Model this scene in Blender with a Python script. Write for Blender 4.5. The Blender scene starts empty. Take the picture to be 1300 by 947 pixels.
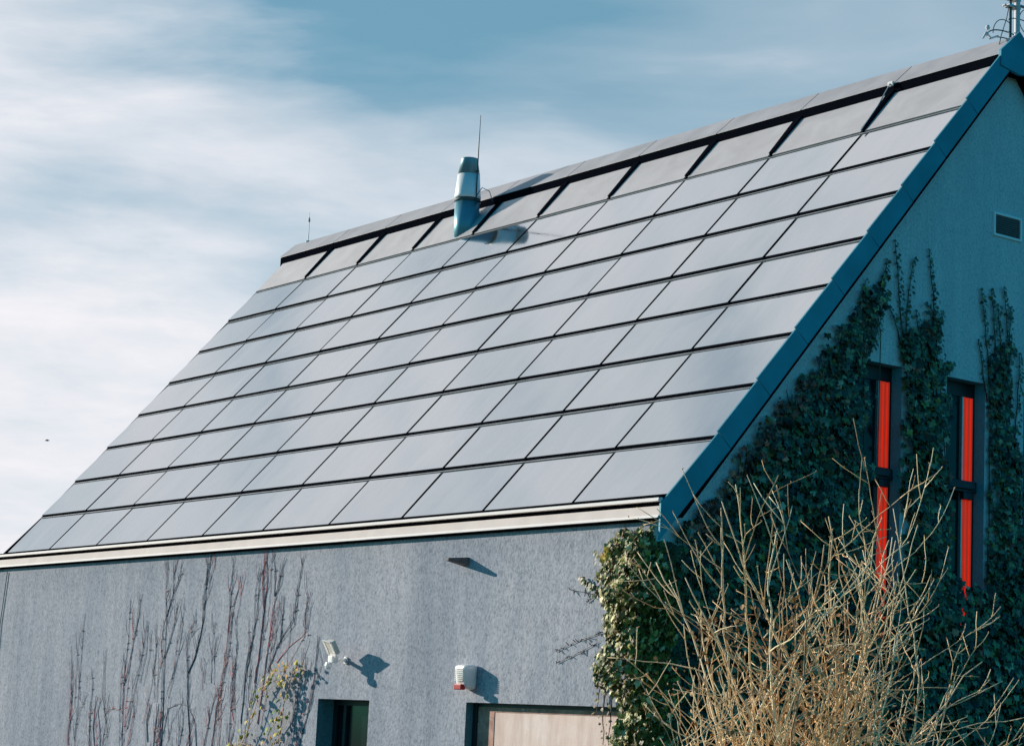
import bpy, math, random
from mathutils import Vector, Matrix, noise

random.seed(7)
scene = bpy.context.scene
col = bpy.data.collections.new("place"); scene.collection.children.link(col)
R = math.radians

# ------------------------------------------------------------------ camera
F = 2715.16                      # focal length in photo pixels (photo 1300 wide)
CAM = Vector((19.926, -17.367, 1.7))
YAW, PITCH, ROLL = 0.934295, 0.165387, 0.048992
cy, sy, cp, sp = math.cos(YAW), math.sin(YAW), math.cos(PITCH), math.sin(PITCH)
fw = Vector((-sy*cp, cy*cp, sp)); rt = Vector((cy, sy, 0)); up = rt.cross(fw)
rt, up = rt*math.cos(ROLL) + up*math.sin(ROLL), up*math.cos(ROLL) - rt*math.sin(ROLL)
cam_d = bpy.data.cameras.new("camera"); cam = bpy.data.objects.new("camera", cam_d)
col.objects.link(cam); scene.camera = cam
cam.matrix_world = Matrix(((rt.x, up.x, -fw.x, CAM.x), (rt.y, up.y, -fw.y, CAM.y), (rt.z, up.z, -fw.z, CAM.z), (0, 0, 0, 1)))
cam_d.sensor_width = 36; cam_d.lens = F/1300*36; cam_d.clip_start = .1; cam_d.clip_end = 5000

def ray(u, v): return (fw + rt*((u-650)/F) - up*((v-473.5)/F))
def on_y(u, v, y):               # point of the surveyed photo on a wall plane y = const
    d = ray(u, v); return CAM + d*((y-CAM.y)/d.y)
def on_x(u, v, x):
    d = ray(u, v); return CAM + d*((x-CAM.x)/d.x)

# ------------------------------------------------------------------ surveyed numbers (metres)
TH = 0.86636; CT, ST = math.cos(TH), math.sin(TH)
Z0 = 4.670                       # lower edge of the glass field (y = 0)
YW, XG = -0.28, -0.10            # facade plane, gable plane
YR = 6.20                        # ridge
XL = -20.0
def rf(x, s, p=0.0): return Vector((x, s*CT - p*ST, Z0 + s*ST + p*CT))   # on the roof: x, slope distance, height over it

# ------------------------------------------------------------------ materials
def mat(name):
    m = bpy.data.materials.new(name); m.use_nodes = True
    nt = m.node_tree; b = nt.nodes["Principled BSDF"]; return m, nt, b
def N(nt, t, **kw):
    n = nt.nodes.new(t)
    for k, v in kw.items(): setattr(n, k, v)
    return n
def ramp(nt, fac, stops):
    r = N(nt, "ShaderNodeValToRGB"); e = r.color_ramp.elements
    while len(e) < len(stops): e.new(.5)
    for i, (p, c) in enumerate(stops): e[i].position = p; e[i].color = (*c, 1) if len(c) == 3 else c
    nt.links.new(fac, r.inputs[0]); return r.outputs[0]
def coords(nt, kind="Object", scale=(1, 1, 1), rot=(0, 0, 0)):
    t = N(nt, "ShaderNodeTexCoord"); m = N(nt, "ShaderNodeMapping"); m.inputs["Scale"].default_value = scale
    m.inputs["Rotation"].default_value = rot
    nt.links.new(t.outputs[kind], m.inputs[0]); return m.outputs[0]
def noise_t(nt, vec, scale, detail=4, rough=.55, dist=0):
    n = N(nt, "ShaderNodeTexNoise"); n.inputs["Scale"].default_value = scale; n.inputs["Detail"].default_value = detail
    n.inputs["Roughness"].default_value = rough; n.inputs["Distortion"].default_value = dist
    nt.links.new(vec, n.inputs["Vector"]); return n.outputs["Fac"]
def mixc(nt, a, b, fac, mode="MIX"):
    m = N(nt, "ShaderNodeMix", data_type="RGBA", blend_type=mode)
    for s, v in ((0, fac), (6, a), (7, b)):
        if hasattr(v, "is_output"): nt.links.new(v, m.inputs[s])
        else: m.inputs[s].default_value = v if s == 0 else (*v, 1)
    return m.outputs[2]
def bump(nt, b, h, strength=.3, dist=.01):
    n = N(nt, "ShaderNodeBump"); n.inputs["Strength"].default_value = strength; n.inputs["Distance"].default_value = dist
    nt.links.new(h, n.inputs["Height"]); nt.links.new(n.outputs[0], b.inputs["Normal"])
def simple(name, c, rough=.6, metal=0, var=.12, scale=6, spec=.5, bmp=0):
    m, nt, b = mat(name)
    v = coords(nt); f = noise_t(nt, v, scale, 5)
    lo = tuple(x*(1-var) for x in c); hi = tuple(min(1, x*(1+var)) for x in c)
    nt.links.new(ramp(nt, f, [(.3, lo), (.7, hi)]), b.inputs["Base Color"])
    b.inputs["Roughness"].default_value = rough; b.inputs["Metallic"].default_value = metal
    b.inputs["Specular IOR Level"].default_value = spec
    if bmp: bump(nt, b, noise_t(nt, v, scale*8, 4), bmp, .004)
    return m

def plaster(name, lo, hi, blot=1.0):
    blot = min(blot, 1.1)
    m, nt, b = mat(name)
    fine = noise_t(nt, coords(nt, "Object", (1, 1, .8)), 30, 3, .7); mid = noise_t(nt, coords(nt, "Object", (1, 1, .6)), 10, 5, .75)
    big = noise_t(nt, coords(nt, "Object", (1, 1, .30)), .9, 6, .62, .3); streak = noise_t(nt, coords(nt, "Object", (1, 1, .05)), 3.2, 5, .65)
    sp = N(nt, "ShaderNodeMath", operation="MULTIPLY_ADD"); nt.links.new(mid, sp.inputs[0]); sp.inputs[1].default_value = .35; nt.links.new(fine, sp.inputs[2])
    c = ramp(nt, sp.outputs[0], [(.47, lo), (.63, tuple((p*.45+q*.55) for p, q in zip(lo, hi))), (.86, hi)])
    c = mixc(nt, c, ramp(nt, big, [(.32, (.72, .77, .82)), (.66, (1.0, 1.0, 1.0))]), .9*blot, "MULTIPLY")
    c = mixc(nt, c, ramp(nt, streak, [(.34, (.76, .79, .82)), (.58, (1, 1, 1))]), .75*blot, "MULTIPLY")
    # streaky darkening just under the eave
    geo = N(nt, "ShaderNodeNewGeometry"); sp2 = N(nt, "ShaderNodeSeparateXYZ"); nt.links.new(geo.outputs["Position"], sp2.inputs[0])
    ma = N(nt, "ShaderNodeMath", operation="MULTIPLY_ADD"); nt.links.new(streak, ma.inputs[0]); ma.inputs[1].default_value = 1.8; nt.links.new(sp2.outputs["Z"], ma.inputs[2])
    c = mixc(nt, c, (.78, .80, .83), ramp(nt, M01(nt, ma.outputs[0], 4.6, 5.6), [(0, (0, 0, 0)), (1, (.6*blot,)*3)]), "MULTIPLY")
    nt.links.new(c, b.inputs["Base Color"]); b.inputs["Roughness"].default_value = .95
    b.inputs["Specular IOR Level"].default_value = .12
    bump(nt, b, fine, .6, .012)
    return m
def M01(nt, v, a, b_):
    n = N(nt, "ShaderNodeMapRange"); n.inputs[1].default_value = a; n.inputs[2].default_value = b_; nt.links.new(v, n.inputs[0]); return n.outputs[0]
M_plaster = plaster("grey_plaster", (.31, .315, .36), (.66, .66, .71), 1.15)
M_gable = plaster("shade_teal_plaster", (.46, .66, .67), (.95, 1.0, 1.0), .7)  # same plaster, with the teal of the shaded side put into its colour
M_reveal = plaster("reveal_plaster", (.045, .42, .50), (.07, .58, .68), .4)  # teal shade put into the plaster; low red swallows the orange glow's bounce

def glass_mat():
    m, nt, b = mat("collector_glass")
    oi = N(nt, "ShaderNodeObjectInfo")
    v = coords(nt, "Object", (1, 1, 1)); 
    geo = N(nt, "ShaderNodeNewGeometry")
    mp = N(nt, "ShaderNodeMapping"); mp.inputs["Scale"].default_value = (.9, .35, .35); nt.links.new(geo.outputs["Position"], mp.inputs[0])
    streak = noise_t(nt, mp.outputs[0], 1.6, 6, .62, .6)
    c = ramp(nt, streak, [(.3, (.50, .55, .57)), (.7, (.58, .615, .625))])
    mp2 = N(nt, "ShaderNodeMapping"); mp2.inputs["Scale"].default_value = (9, .45, .45); nt.links.new(geo.outputs["Position"], mp2.inputs[0])
    drip = noise_t(nt, mp2.outputs[0], 1.3, 5, .65)
    c = mixc(nt, c, ramp(nt, drip, [(.35, (.93, .94, .95)), (.55, (1, 1, 1)), (.75, (1.04, 1.03, 1.02))]), .35, "MULTIPLY")
    r2 = ramp(nt, oi.outputs["Random"], [(0, (.90, .92, .94)), (.5, (.97, .97, .97)), (1, (1, 1, 1))])
    c = mixc(nt, c, r2, 1.0, "MULTIPLY")
    nt.links.new(c, b.inputs["Base Color"]); b.inputs["Metallic"].default_value = .96
    rr = ramp(nt, streak, [(.3, (.04,)*3), (.75, (.10,)*3)])
    nt.links.new(rr, b.inputs["Roughness"])
    n = noise_t(nt, mp.outputs[0], 1.2, 2)
    bump(nt, b, n, .02, .02)
    return m
M_glass = glass_mat()

def sheet_mat():
    m, nt, b = mat("top_sheet_metal")
    t = N(nt, "ShaderNodeTexCoord"); sep = N(nt, "ShaderNodeSeparateXYZ"); nt.links.new(t.outputs["Generated"], sep.inputs[0])
    v = coords(nt, "Object")
    blot = noise_t(nt, v, 1.7, 6, .6, .5); fine = noise_t(nt, v, 9, 5, .6)
    base = ramp(nt, blot, [(.3, (.50, .47, .47)), (.7, (.63, .60, .60))])
    add = N(nt, "ShaderNodeMath", operation="MULTIPLY_ADD"); nt.links.new(fine, add.inputs[0]); add.inputs[1].default_value = .35
    nt.links.new(sep.outputs["Z"], add.inputs[2])
    k = ramp(nt, add.outputs[0], [(1.0, (0, 0, 0)), (1.13, (.85, .85, .85))])
    dirt = ramp(nt, noise_t(nt, v, 4, 4), [(.35, (.10, .09, .085)), (.62, (.30, .22, .15))])
    c = mixc(nt, base, dirt, k)
    nt.links.new(c, b.inputs["Base Color"]); b.inputs["Roughness"].default_value = .5; b.inputs["Metallic"].default_value = .25
    return m
M_sheet = sheet_mat()
M_cap = simple("ridge_cap_metal", (.44, .43, .45), .62, .1, .15, 1.5, .25)
M_dark = simple("dark_parts_gap_shade", (.005, .006, .010), .9, 0, .1, spec=.0)  # near black for dark parts, also standing in for shade in gaps
M_batten = simple("grey_batten", (.40, .40, .42), .6, .1, .2, 3)
M_verge = simple("blue_verge_metal", (.03, .28, .38), .45, .1, .22, 1.3, .35)
M_trim = simple("cream_flashing", (.88, .76, .71), .8, 0, .07, 2.5, .12)
M_trimw = simple("pale_drip_edge", (.98, .90, .86), .7, 0, .04, 2.5, .2)
M_cable = simple("steel_cable", (.30, .36, .38), .5, .5, .2, 9)
M_dcable = simple("dark_cable", (.05, .09, .10), .6, .2, .2, 9)
M_steel = simple("flue_steel", (.20, .36, .42), .40, .35, .08, 2)
M_steel_l = simple("flue_cowl_steel", (.95, .97, .97), .40, .08, .03, 2)
M_steel_d = simple("flue_dark_steel", (.13, .36, .45), .36, .35, .08, 2)
M_white = simple("white_plastic", (.93, .91, .89), .4, 0, .03, 6)
for k_, v_ in (("Subsurface Weight", .8), ("Subsurface Radius", (.12, .11, .10)), ("Subsurface Scale", 1.0)): M_white.node_tree.nodes["Principled BSDF"].inputs[k_].default_value = v_
M_cream = simple("cream_plastic", (.70, .66, .58), .45, 0, .08, 9)
M_glassdk = simple("dark_pane", (.006, .012, .016), .12, 0, .3, 2, .22)
M_doorfr = simple("door_frame_dark", (.02, .022, .028), .5, 0, .2, 4)
M_red = simple("red_lens", (.62, .02, .02), .3, 0, .1, 20)
M_orange = simple("orange_paint_glow", (.95, .10, .035), .5, 0, .10, 5)
M_orange.node_tree.nodes["Principled BSDF"].inputs["Emission Color"].default_value = (1, .045, .015, 1); M_orange.node_tree.nodes["Principled BSDF"].inputs["Emission Strength"].default_value = .27  # glow added to brighten the shaded strips, which are no lamps
M_greyedge = simple("pale_aluminium", (.62, .62, .62), .4, .4, .08, 9)
M_rail = simple("dark_rail_metal", (.025, .035, .05), .5, .3, .25, 5)
M_vent = simple("vent_louver_grey", (.16, .155, .17), .5, .1, .12, 9)
M_pole = simple("white_pole_paint", (.78, .74, .74), .4, 0, .05, 5)
M_pink = simple("pink_bracket_paint", (.55, .36, .38), .5, 0, .1, 9)
M_pipe = simple("weathered_spout", (.20, .15, .14), .7, 0, .25, 20)

def board_mat():
    m, nt, b = mat("weathered_board")
    v = coords(nt, "Object")
    n1 = noise_t(nt, v, 1.4, 6, .6, .4); n2 = noise_t(nt, coords(nt, "Object", (1, 1, .2)), 6, 6, .65); n3 = noise_t(nt, v, 7, 8, .75, 1.2)
    c = ramp(nt, n1, [(.3, (.86, .62, .54)), (.7, (1.0, .82, .74))])
    c = mixc(nt, c, ramp(nt, n2, [(.35, (.70, .62, .58)), (.6, (1, 1, 1))]), .7, "MULTIPLY")
    c = mixc(nt, c, ramp(nt, n3, [(.62, (0, 0, 0)), (.70, (1, 1, 1))]), .10, "ADD")
    nt.links.new(c, b.inputs["Base Color"]); b.inputs["Roughness"].default_value = .7
    bump(nt, b, n3, .3, .01)
    return m
M_board = board_mat()
def shade_strip_mat():  # brown of the jamb and lintel shadow put into colour, with pale flecks
    m, nt, b = mat("shade_strip")
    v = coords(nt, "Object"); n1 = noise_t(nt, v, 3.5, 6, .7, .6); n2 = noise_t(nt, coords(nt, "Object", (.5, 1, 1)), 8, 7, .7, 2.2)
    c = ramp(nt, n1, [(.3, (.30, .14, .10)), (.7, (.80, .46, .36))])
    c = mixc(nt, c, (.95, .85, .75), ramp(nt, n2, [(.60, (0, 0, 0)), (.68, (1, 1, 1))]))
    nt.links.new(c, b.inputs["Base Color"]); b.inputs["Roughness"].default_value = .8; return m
M_shade_strip = shade_strip_mat()

def leaf_mat(name, gloss=.38, trans=.0):
    m, nt, b = mat(name)
    a = N(nt, "ShaderNodeAttribute", attribute_name="tint")
    v = coords(nt, "Object"); f = noise_t(nt, v, 30, 3)
    c = mixc(nt, a.outputs["Color"], ramp(nt, f, [(.3, (.7, .75, .7)), (.7, (1.15, 1.15, 1.1))]), 1.0, "MULTIPLY")
    nt.links.new(c, b.inputs["Base Color"]); b.inputs["Roughness"].default_value = gloss
    b.inputs["Specular IOR Level"].default_value = .55
    return m
M_leaf = leaf_mat("ivy_leaf", .30)
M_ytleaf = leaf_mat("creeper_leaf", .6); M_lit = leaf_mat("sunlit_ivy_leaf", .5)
M_ytleaf.node_tree.nodes["Principled BSDF"].inputs["Specular IOR Level"].default_value = .15
M_lit.node_tree.nodes["Principled BSDF"].inputs["Specular IOR Level"].default_value = .3
def twig_mat(name):
    m, nt, b = mat(name)
    a = N(nt, "ShaderNodeAttribute", attribute_name="tint")
    v = coords(nt, "Object"); f = noise_t(nt, v, 18, 4, .7)
    c = mixc(nt, a.outputs["Color"], ramp(nt, f, [(.3, (.82, .80, .78)), (.7, (1.3, 1.28, 1.25))]), 1.0, "MULTIPLY")
    nt.links.new(c, b.inputs["Base Color"]); b.inputs["Roughness"].default_value = .8
    return m
M_twig = twig_mat("twig_bark")
def ground_mat():
    m, nt, b = mat("ground_grass_gravel")
    v = coords(nt, "Object"); a = noise_t(nt, v, .4, 8, .6); g = noise_t(nt, v, 14, 6, .7)
    c = mixc(nt, ramp(nt, a, [(.4, (.05, .08, .03)), (.62, (.14, .12, .09))]), ramp(nt, g, [(.3, (.5, .5, .5)), (.7, (1.2, 1.2, 1.2))]), 1.0, "MULTIPLY")
    nt.links.new(c, b.inputs["Base Color"]); b.inputs["Roughness"].default_value = .95
    bump(nt, b, g, .6, .03); return m
M_ground = ground_mat()
M_paving = simple("asphalt_path", (.06, .06, .06), .9, 0, .2, 3, .2, .4)

# ------------------------------------------------------------------ mesh helpers
class MB:
    def __init__(s): s.v = []; s.f = []; s.c = []
    def quad(s, *p): n = len(s.v); s.v += [tuple(q) for q in p]; s.f.append(tuple(range(n, n+len(p))))
    def box(s, a, b):
        x0, y0, z0 = a; x1, y1, z1 = b; n = len(s.v)
        s.v += [(x0,y0,z0),(x1,y0,z0),(x1,y1,z0),(x0,y1,z0),(x0,y0,z1),(x1,y0,z1),(x1,y1,z1),(x0,y1,z1)]
        s.f += [tuple(n+i for i in q) for q in ((0,3,2,1),(4,5,6,7),(0,1,5,4),(1,2,6,5),(2,3,7,6),(3,0,4,7))]
    def hexa(s, p):              # 8 points, same order as box
        n = len(s.v); s.v += [tuple(q) for q in p]
        s.f += [tuple(n+i for i in q) for q in ((0,3,2,1),(4,5,6,7),(0,1,5,4),(1,2,6,5),(2,3,7,6),(3,0,4,7))]
    def prism_x(s, prof, x0, x1):   # profile of (y, z), extruded along x
        n = len(s.v); k = len(prof)
        s.v += [(x0, y, z) for y, z in prof] + [(x1, y, z) for y, z in prof]
        s.f.append(tuple(range(n, n+k))[::-1]); s.f.append(tuple(range(n+k, n+2*k)))
        for i in range(k): j = (i+1) % k; s.f.append((n+i, n+j, n+k+j, n+k+i))
    def lathe(s, prof, c, seg=32, axis=None):
        c = Vector(c); n = len(s.v); k = len(prof)
        ax = (axis or Vector((0, 0, 1))).normalized(); u = ax.orthogonal().normalized(); w = ax.cross(u)
        for r, h in prof:
            for i in range(seg):
                a = 2*math.pi*i/seg; s.v.append(tuple(c + ax*h + (u*math.cos(a) + w*math.sin(a))*r))
        for j in range(k-1):
            for i in range(seg):
                i2 = (i+1) % seg; s.f.append((n+j*seg+i, n+j*seg+i2, n+(j+1)*seg+i2, n+(j+1)*seg+i))
        s.f.append(tuple(n+i for i in range(seg))[::-1]); s.f.append(tuple(n+(k-1)*seg+i for i in range(seg)))
    def tube(s, pts, radii, seg=5, color=None):
        pts = [Vector(p) for p in pts]; n = len(s.v)
        if not isinstance(radii, (list, tuple)): radii = [radii]*len(pts)
        prev = None
        for i, p in enumerate(pts):
            d = (pts[min(i+1, len(pts)-1)] - pts[max(i-1, 0)])
            if d.length < 1e-9: d = Vector((0, 0, 1))
            d.normalize()
            u = d.orthogonal().normalized() if prev is None else (prev - d*prev.dot(d)).normalized()
            prev = u; w = d.cross(u)
            for k in range(seg):
                a = 2*math.pi*k/seg; s.v.append(tuple(p + (u*math.cos(a) + w*math.sin(a))*radii[i]))
        f0 = len(s.f)
        for j in range(len(pts)-1):
            for k in range(seg):
                k2 = (k+1) % seg; s.f.append((n+j*seg+k, n+j*seg+k2, n+(j+1)*seg+k2, n+(j+1)*seg+k))
        s.f.append(tuple(n+k for k in range(seg))[::-1]); s.f.append(tuple(n+(len(pts)-1)*seg+k for k in range(seg)))
        if color is not None: s.c += [color]*(len(s.f)-f0)
    def build(s, name, m, parent=None, smooth=False, bevel=0):
        me = bpy.data.meshes.new(name); me.from_pydata(s.v, [], s.f); me.update()
        o = bpy.data.objects.new(name, me); col.objects.link(o); me.materials.append(m)
        if s.c:
            at = me.color_attributes.new("tint", "FLOAT_COLOR", "CORNER")
            buf = []
            for poly, c in zip(me.polygons, s.c): buf += [*c, 1.0]*poly.loop_total
            at.data.foreach_set("color", buf)
        if smooth: me.polygons.foreach_set("use_smooth", [True]*len(me.polygons))
        if bevel:
            b = o.modifiers.new("b", "BEVEL"); b.width = bevel; b.segments = 2; b.limit_method = "ANGLE"
        if parent: o.parent = parent; o.matrix_parent_inverse = parent.matrix_world.inverted()
        return o
def tag(o, label, cat, group=None, kind=None):
    if label: o["label"] = label
    if cat: o["category"] = cat
    if group: o["group"] = group
    if kind: o["kind"] = kind
    return o
def empty(name, loc, label, cat, group=None):
    o = bpy.data.objects.new(name, None); col.objects.link(o); o.location = loc; o.empty_display_size = .2
    bpy.context.view_layer.update()
    return tag(o, label, cat, group)

# ------------------------------------------------------------------ ground
g = MB(); g.quad((-900, -900, 0), (900, -900, 0), (900, 900, 0), (-900, 900, 0)); o = g.build("ground", M_ground); o["kind"] = "structure"
g = MB(); g.quad((-24, -6, .006), (1.5, -6, .006), (1.5, YW, .006), (-24, YW, .006)); o = g.build("path", M_paving); o["kind"] = "structure"

# ------------------------------------------------------------------ the building
bld = empty("building", (-10, 6, 0), "grey rendered building with steep glass panelled roof and blue edged gable", "building")
XE = -19.47                      # left end of the facade
DOOR = (-7.655, -6.26, -.1, 2.033, .30)
GAR = (-3.864, -.42, -.1, 2.05, .15)
def facade():
    mb = MB()
    xs = sorted({-20.15, DOOR[0], DOOR[1], GAR[0], GAR[1], XG}); zs = sorted({0, DOOR[3], GAR[3], 4.48})
    for i in range(len(xs)-1):
        for j in range(len(zs)-1):
            cx, cz = (xs[i]+xs[i+1])/2, (zs[j]+zs[j+1])/2
            if any(h[0] < cx < h[1] and cz < h[3] for h in (DOOR, GAR)): continue
            mb.quad((xs[i], YW, zs[j]), (xs[i+1], YW, zs[j]), (xs[i+1], YW, zs[j+1]), (xs[i], YW, zs[j+1]))
    # back, left
    mb.quad((-20.15, 12.68, 0), (-20.15, YW, 0), (-20.15, YW, 4.48), (-20.15, 12.68, 4.48))
    mb.quad((XG, 12.68, 0), (-20.15, 12.68, 0), (-20.15, 12.68, 4.48), (XG, 12.68, 4.48))
    return mb
facade().build("wall", M_plaster, bld)
M_shade = plaster("shaded_recess_plaster", (.09, .21, .25), (.15, .31, .35), .5)  # plaster colour darkened to carry the shade of the recesses
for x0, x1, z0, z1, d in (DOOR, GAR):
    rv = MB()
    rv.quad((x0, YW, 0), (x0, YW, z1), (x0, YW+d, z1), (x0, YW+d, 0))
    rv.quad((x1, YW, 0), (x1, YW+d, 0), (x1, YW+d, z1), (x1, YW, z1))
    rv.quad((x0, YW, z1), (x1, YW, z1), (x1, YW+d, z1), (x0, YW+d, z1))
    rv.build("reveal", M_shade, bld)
# gable wall with window openings
WINS = [(3.27, 4.07), (4.97, 5.77), (6.60, 7.40), (8.20, 9.00)]
WZ0, WZ1, WD = 3.0, 6.86, .20
def rake(y):
    yy = y if y <= YR else 2*YR-y
    return Z0 + yy/CT*ST - .05
gb = MB()
ys = sorted({YW, 2*YR-YW, YR, *[v for w in WINS for v in w]})
for i in range(len(ys)-1):
    a, b = ys[i], ys[i+1]; m_ = (a+b)/2
    hole = any(w[0] < m_ < w[1] for w in WINS)
    if hole:
        gb.quad((XG, a, 0), (XG, b, 0), (XG, b, WZ0), (XG, a, WZ0)); gb.quad((XG, a, WZ1), (XG, b, WZ1), (XG, b, rake(b)), (XG, a, rake(a)))
    else: gb.quad((XG, a, 0), (XG, b, 0), (XG, b, rake(b)), (XG, a, rake(a)))
gb.build("gable_wall", M_gable, bld)
gl = MB(); gl.quad((XL-.02, YW+.2, 0), (XL-.02, 2*YR-YW, 0), (XL-.02, 2*YR-YW, rake(2*YR-YW)), (XL-.02, YR, rake(YR)), (XL-.02, YW+.2, rake(YW+.2)))
gl.build("gable_wall", M_gable, bld)
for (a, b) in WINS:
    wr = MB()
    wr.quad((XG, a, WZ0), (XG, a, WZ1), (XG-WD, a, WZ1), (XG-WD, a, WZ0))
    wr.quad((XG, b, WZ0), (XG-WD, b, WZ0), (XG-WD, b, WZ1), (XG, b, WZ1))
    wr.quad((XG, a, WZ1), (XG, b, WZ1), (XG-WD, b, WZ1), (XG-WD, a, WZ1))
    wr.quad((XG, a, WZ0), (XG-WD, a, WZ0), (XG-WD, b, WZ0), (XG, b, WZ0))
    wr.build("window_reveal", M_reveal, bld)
    X = XG-WD
    fr = MB()
    fr.box((X-.05, a, WZ0), (X+.01, a+.07, WZ1)); fr.box((X-.05, b-.035, WZ0), (X+.01, b, WZ1))
    fr.box((X-.05, a+.07, WZ1-.20), (X+.008, b-.035, WZ1)); fr.box((X-.05, a+.07, WZ0), (X+.008, b-.035, WZ0+.1))
    w = fr.build("window", M_doorfr, bld)
    pn = MB(); pn.quad((X-.02, a+.05, WZ0+.05), (X-.02, b-.03, WZ0+.05), (X-.02, b-.03, WZ1-.1), (X-.02, a+.05, WZ1-.1)); pn.build("pane", M_glassdk, w)
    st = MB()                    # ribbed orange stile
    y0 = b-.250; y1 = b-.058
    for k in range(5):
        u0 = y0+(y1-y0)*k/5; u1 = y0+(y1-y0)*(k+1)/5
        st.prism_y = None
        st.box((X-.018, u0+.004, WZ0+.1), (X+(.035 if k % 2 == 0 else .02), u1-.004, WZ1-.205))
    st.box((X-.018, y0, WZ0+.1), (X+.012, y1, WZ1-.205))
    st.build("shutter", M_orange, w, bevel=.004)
    ed = MB(); ed.box((X-.018, y0-.032, WZ0+.1), (X+.03, y0-.006, WZ1-.205)); ed.build("shutter_edge", M_greyedge, w)
    tr = MB(); tr.box((X-.01, a+.07, 5.30), (X+.10, b-.04, 5.46)); tr.box((X+.10, a+.10, 5.34), (X+.14, b-.12, 5.43)); tr.box((X+.02, b-.30, 5.20), (X+.10, b-.10, 5.30))
    tr.build("transom_rail", M_rail, w, bevel=.008)

# door in the facade recess
def door():
    x0, x1, _, z1, d = DOOR; Y = YW+d
    f = MB(); f.box((x0, Y-.02, 0), (x0+.10, Y+.05, z1)); f.box((x1-.08, Y-.02, 0), (x1, Y+.05, z1)); f.box((x0+.10, Y-.02, z1-.08), (x1-.08, Y+.05, z1))
    f.box((x0+.30, Y-.03, 0), (x0+.37, Y+.05, z1-.08)); f.box((x0+.10, Y-.015, 0), (x1-.08, Y+.045, .2))
    dd = f.build("door", M_doorfr, bld)
    p = MB(); p.quad((x0+.1, Y+.01, .2), (x1-.08, Y+.01, .2), (x1-.08, Y+.01, z1-.08), (x0+.1, Y+.01, z1-.08)); p.build("pane", M_glassdk, dd)
    h = MB(); h.tube([(x0+.47, Y-.06, .95), (x0+.47, Y-.06, 1.15)], .012, 8); h.tube([(x0+.47, Y-.06, 1.0), (x0+.47, Y+.0, 1.0)], .01, 8); h.build("handle", M_greyedge, dd)
door()
x0, x1, _, z1, d = GAR
Y = YW+d
gd = MB(); gd.quad((x0, Y, 0), (x1, Y, 0), (x1, Y, z1), (x0, Y, z1)); sh = gd.build("boarded_opening", M_board, bld)
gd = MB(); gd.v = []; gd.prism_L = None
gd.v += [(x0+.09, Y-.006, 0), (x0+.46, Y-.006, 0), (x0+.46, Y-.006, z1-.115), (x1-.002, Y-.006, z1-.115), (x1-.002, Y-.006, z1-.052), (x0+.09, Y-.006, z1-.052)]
gd.f += [(0, 1, 2, 5), (2, 3, 4, 5)]; gd.build('shade_strip', M_shade_strip, sh)  # dark strip shaped like the jamb and lintel shadow on the board
gd = MB(); gd.box((x0+.001, Y-.03, 0), (x0+.09, Y-.002, z1-.001)); gd.box((x0+.09, Y-.012, z1-.05), (x1-.001, Y-.002, z1-.001)); gd.build("frame", M_doorfr, sh)

# vent on the gable
va, vb = on_x(1260.5, 268.5, XG), on_x(1295.5, 308, XG)
vy0, vy1, vz0, vz1 = va.y, vb.y, vb.z+.0, va.z
V = MB(); t = .035
V.box((XG-.01, vy0, vz0), (XG+.03, vy0+t, vz1)); V.box((XG-.01, vy1-t, vz0), (XG+.03, vy1, vz1)); V.box((XG-.01, vy0+t, vz0), (XG+.028, vy1-t, vz0+t)); V.box((XG-.01, vy0+t, vz1-t), (XG+.028, vy1-t, vz1))
M_bright = simple('bright_white_paint', (.99, .97, .97), .35, 0, .01, 6, .8); vt = V.build("vent", M_bright, bld, bevel=.003)
L = MB(); k = 9
L.quad((XG+.002, vy0+t, vz0+t), (XG+.002, vy1-t, vz0+t), (XG+.002, vy1-t, vz1-t), (XG+.002, vy0+t, vz1-t))
for i in range(k):
    z = vz0+t+(vz1-vz0-2*t)*(i+.5)/k
    L.hexa([(XG+.004, vy0+t, z), (XG+.022, vy0+t, z-.014), (XG+.022, vy1-t, z-.014), (XG+.004, vy1-t, z), (XG+.004, vy0+t, z+.004), (XG+.022, vy0+t, z-.010), (XG+.022, vy1-t, z-.010), (XG+.004, vy1-t, z+.004)])
L.build("louvers", M_vent, vt)

# ------------------------------------------------------------------ roof
ro = MB()
def slab(mb, xa, xb, s0, s1, p0, p1, q0=None, q1=None):
    # a slab on the slope: bottom height p0, top height p1 at s0; q0/q1 the same at s1
    q0 = p0 if q0 is None else q0; q1 = p1 if q1 is None else q1
    mb.hexa([rf(xa, s0, p0), rf(xb, s0, p0), rf(xb, s1, q0), rf(xa, s1, q0), rf(xa, s0, p1), rf(xb, s0, p1), rf(xb, s1, q1), rf(xa, s1, q1)])
slab(ro, XL+.0, .084, -.05, 9.25, -.08, -.01)
roof = ro.build("roof", M_dark, bld)
bk = MB(); n0 = (2*YR, Z0); 
bk.quad((0, 2*YR+.2, Z0-.2), (XL, 2*YR+.2, Z0-.2), (XL, YR+.2, Z0+(YR-.2)/CT*ST), (0, YR+.2, Z0+(YR-.2)/CT*ST))
bk.build("rear_slope", M_cap, roof)
for j in range(8):
    for i in range(10):
        xa = XL + 2*i + .032; xb = XL + 2*i + 1.968
        if i == 9: xb = .075
        if i == 0: xa = XL+.002
        mb = MB(); e = random.uniform(-.004, .004)
        slab(mb, xa, xb, j+(.033 if j else -.03), j+.962, .02, .062+e, -.005, .025+e)
        a_, b_ = random.uniform(-.0035, .0035), random.uniform(-.0035, .0035)
        for vi, dz_ in ((0, a_), (4, a_), (3, b_), (7, b_)): v_ = mb.v[vi]; mb.v[vi] = (v_[0], v_[1], v_[2]+dz_)
        mb.build("glass_panel", M_glass, roof, bevel=0)
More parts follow.
